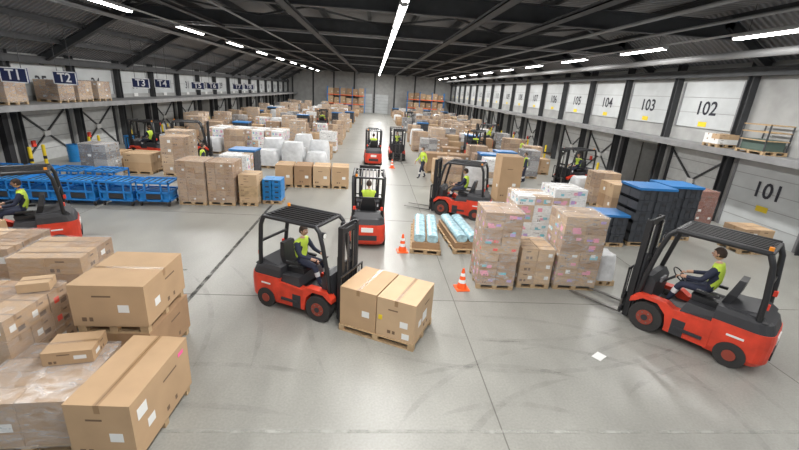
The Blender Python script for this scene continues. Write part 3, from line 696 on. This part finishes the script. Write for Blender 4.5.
FL(3.1,15.9,155,1,drv2)
FL(-9.75,10.3,213,1,drv2)
FL(0.05,27.4,92,1,drv2);FL(1.75,28.2,270,1,drv2);FL(11.2,22.2,200,1,drv2);FL(-10.4,25.5,20);FL(10.2,38,180);FL(-13.4,24.4,160,1,drv2);FL(8.2,31,60,1,drv2);FL(-5.5,46,90);FL(4.5,52,270,1,drv2)
for x,y,rz,m in((2.9,22.5,200,wk1),(8.9,22.6,160,wk2),(-7.9,19.3,30,wk2),(11.3,30,180,wk3)): put('warehouse_worker',m,(x,y,0.0),rz);occ(x,y,.4,.4)
# ------------------------------------------------------------ ledge goods
for y in(17.6,19.2,22.2,23.6,25.2): P('wrapped_pallet_of_cartons',load(1.1,1.1,1.05,2,2,3,[CARD[1],CARD[0]],WRAP,.2),-16.0,y,3.05)
P('pallet_of_cartons',load(.9,.8,.55,2,2,2,[CARD[2],WHITE],None,.2),14.9,16.6,3.25)
b=MB();pallet(b,1,1.2)
for x in(-.48,.44):
    for y in(-.58,.54): b.bx(x,x+.04,y,y+.04,.14,1.1,BEAM)
for z in(.5,.8,1.06):
    for x in(-.48,.44): b.bx(x,x+.04,-.58,.58,z,z+.04,WOOD)
    for y in(-.58,.54): b.bx(-.48,.48,y,y+.04,z,z+.04,WOOD)
b.bx(-.4,.4,-.5,.5,.15,.55,mat('dark_green_goods',(.08,.12,.10),.6));b.obj('timber_cage_box',(14.85,14.6,3.25))
# ------------------------------------------------------------ filler pallets
V=[('pallet_of_cartons',load(1.2,.9,1.6,3,2,4,None,WRAPL,.2)),('pallet_of_cartons',load(1.2,.9,1.0,2,2,2,None,None,.3)),('pallet_of_cartons',load(1.2,1.0,1.9,2,2,5,[CARD[0],CARD[2]],WRAP,.3)),
   ('foil_wrapped_goods',softload(1.2,1.0,1.0,FOAM,1)),('foil_wrapped_goods',softload(1.2,1.0,1.5,FOAM,5)),('wrapped_pallet_of_cartons',load(1.2,1.0,1.5,3,2,4,[WHITE,WHITE,CARD[2]],WRAP2,.6,[PNK,LIL,TLP],prints=1)),
   ('carton_on_pallet',load(1.1,.9,.95,1,1,1,[CARD[0]],None,1)),('carton_on_pallet',load(1.1,.9,1.3,2,1,1,[CARD[2]],None,1)),('stack_of_blue_crates',crates(1.2,1.0,1.5,4,CRATE,TARP)),('stack_of_blue_crates',crates(1.2,1.0,.9,3,BLUE)),
   ('pallet_of_cartons',load(1.2,.9,1.3,2,2,4,[CARD[1]],WRAPL,.5)),('wrapped_pallet_of_cartons',load(1.1,1.0,1.7,2,2,5,[mat('grey_carton',(.3,.29,.28),.7),mat('dark_carton',(.12,.11,.11),.6)],WRAP,.4)),
   ('pallet_of_cartons',load(1.2,1.0,1.2,2,2,3,[CARD[4],CARD[1]],None,.5))]
V=[(n,b.mesh(n)) for n,b in V]
for i in range(4):
    for j in range(2): P(*V[5],-10.6+i*1.3,28.8+j*1.3)
for i in range(3):
    for j in range(2): P(*V[3+(i+j)%2],-5.9+i*1.35,23.6+j*1.3)
wts=[4,4,2.5,2.2,1.3,1.4,3.5,2,1.2,.6,3,2.2,3]
y=18.5
while y<80:
    for x in[-14.8+1.45*i for i in range(9)]+[3.9+1.45*i for i in range(7)]:
        if random.random()<(.48 if y<32 else .6) and not(abs(((y+3)%13)-6)<1.0):
            xx,yy=x+random.uniform(-.08,.08),y+random.uniform(-.12,.12)
            if free(xx,yy,.62,.55) and not(x<-13 and y<24):
                n,me=random.choices(V,wts)[0];put(n,me,(xx,yy,0),random.choice((0,180))+random.uniform(-3,3))
    y+=1.5
# far racks with cartons
for x0 in(-9,6.5):
    b=MB()
    for i in range(4):
        for yy in(0,1.0): b.bx(i*2.4-.05,i*2.4+.05,yy-.05,yy+.05,0,4.6,BLUEF)
    for z in(1.6,3.2):
        for yy in(0,1.0): b.bx(0,7.2,yy-.04,yy+.04,z-.12,z,ORC)
        b.bx(0,7.2,0,1.0,z,z+.03,WOOD)
    for z in(0,1.64,3.24):
        for i in range(6): carton(b,.15+i*1.17,1.15+i*1.17,.05,.95,z,z+random.uniform(.9,1.3),None,False,1)
    b.obj('pallet_rack_with_cartons',(x0,81.5,0))
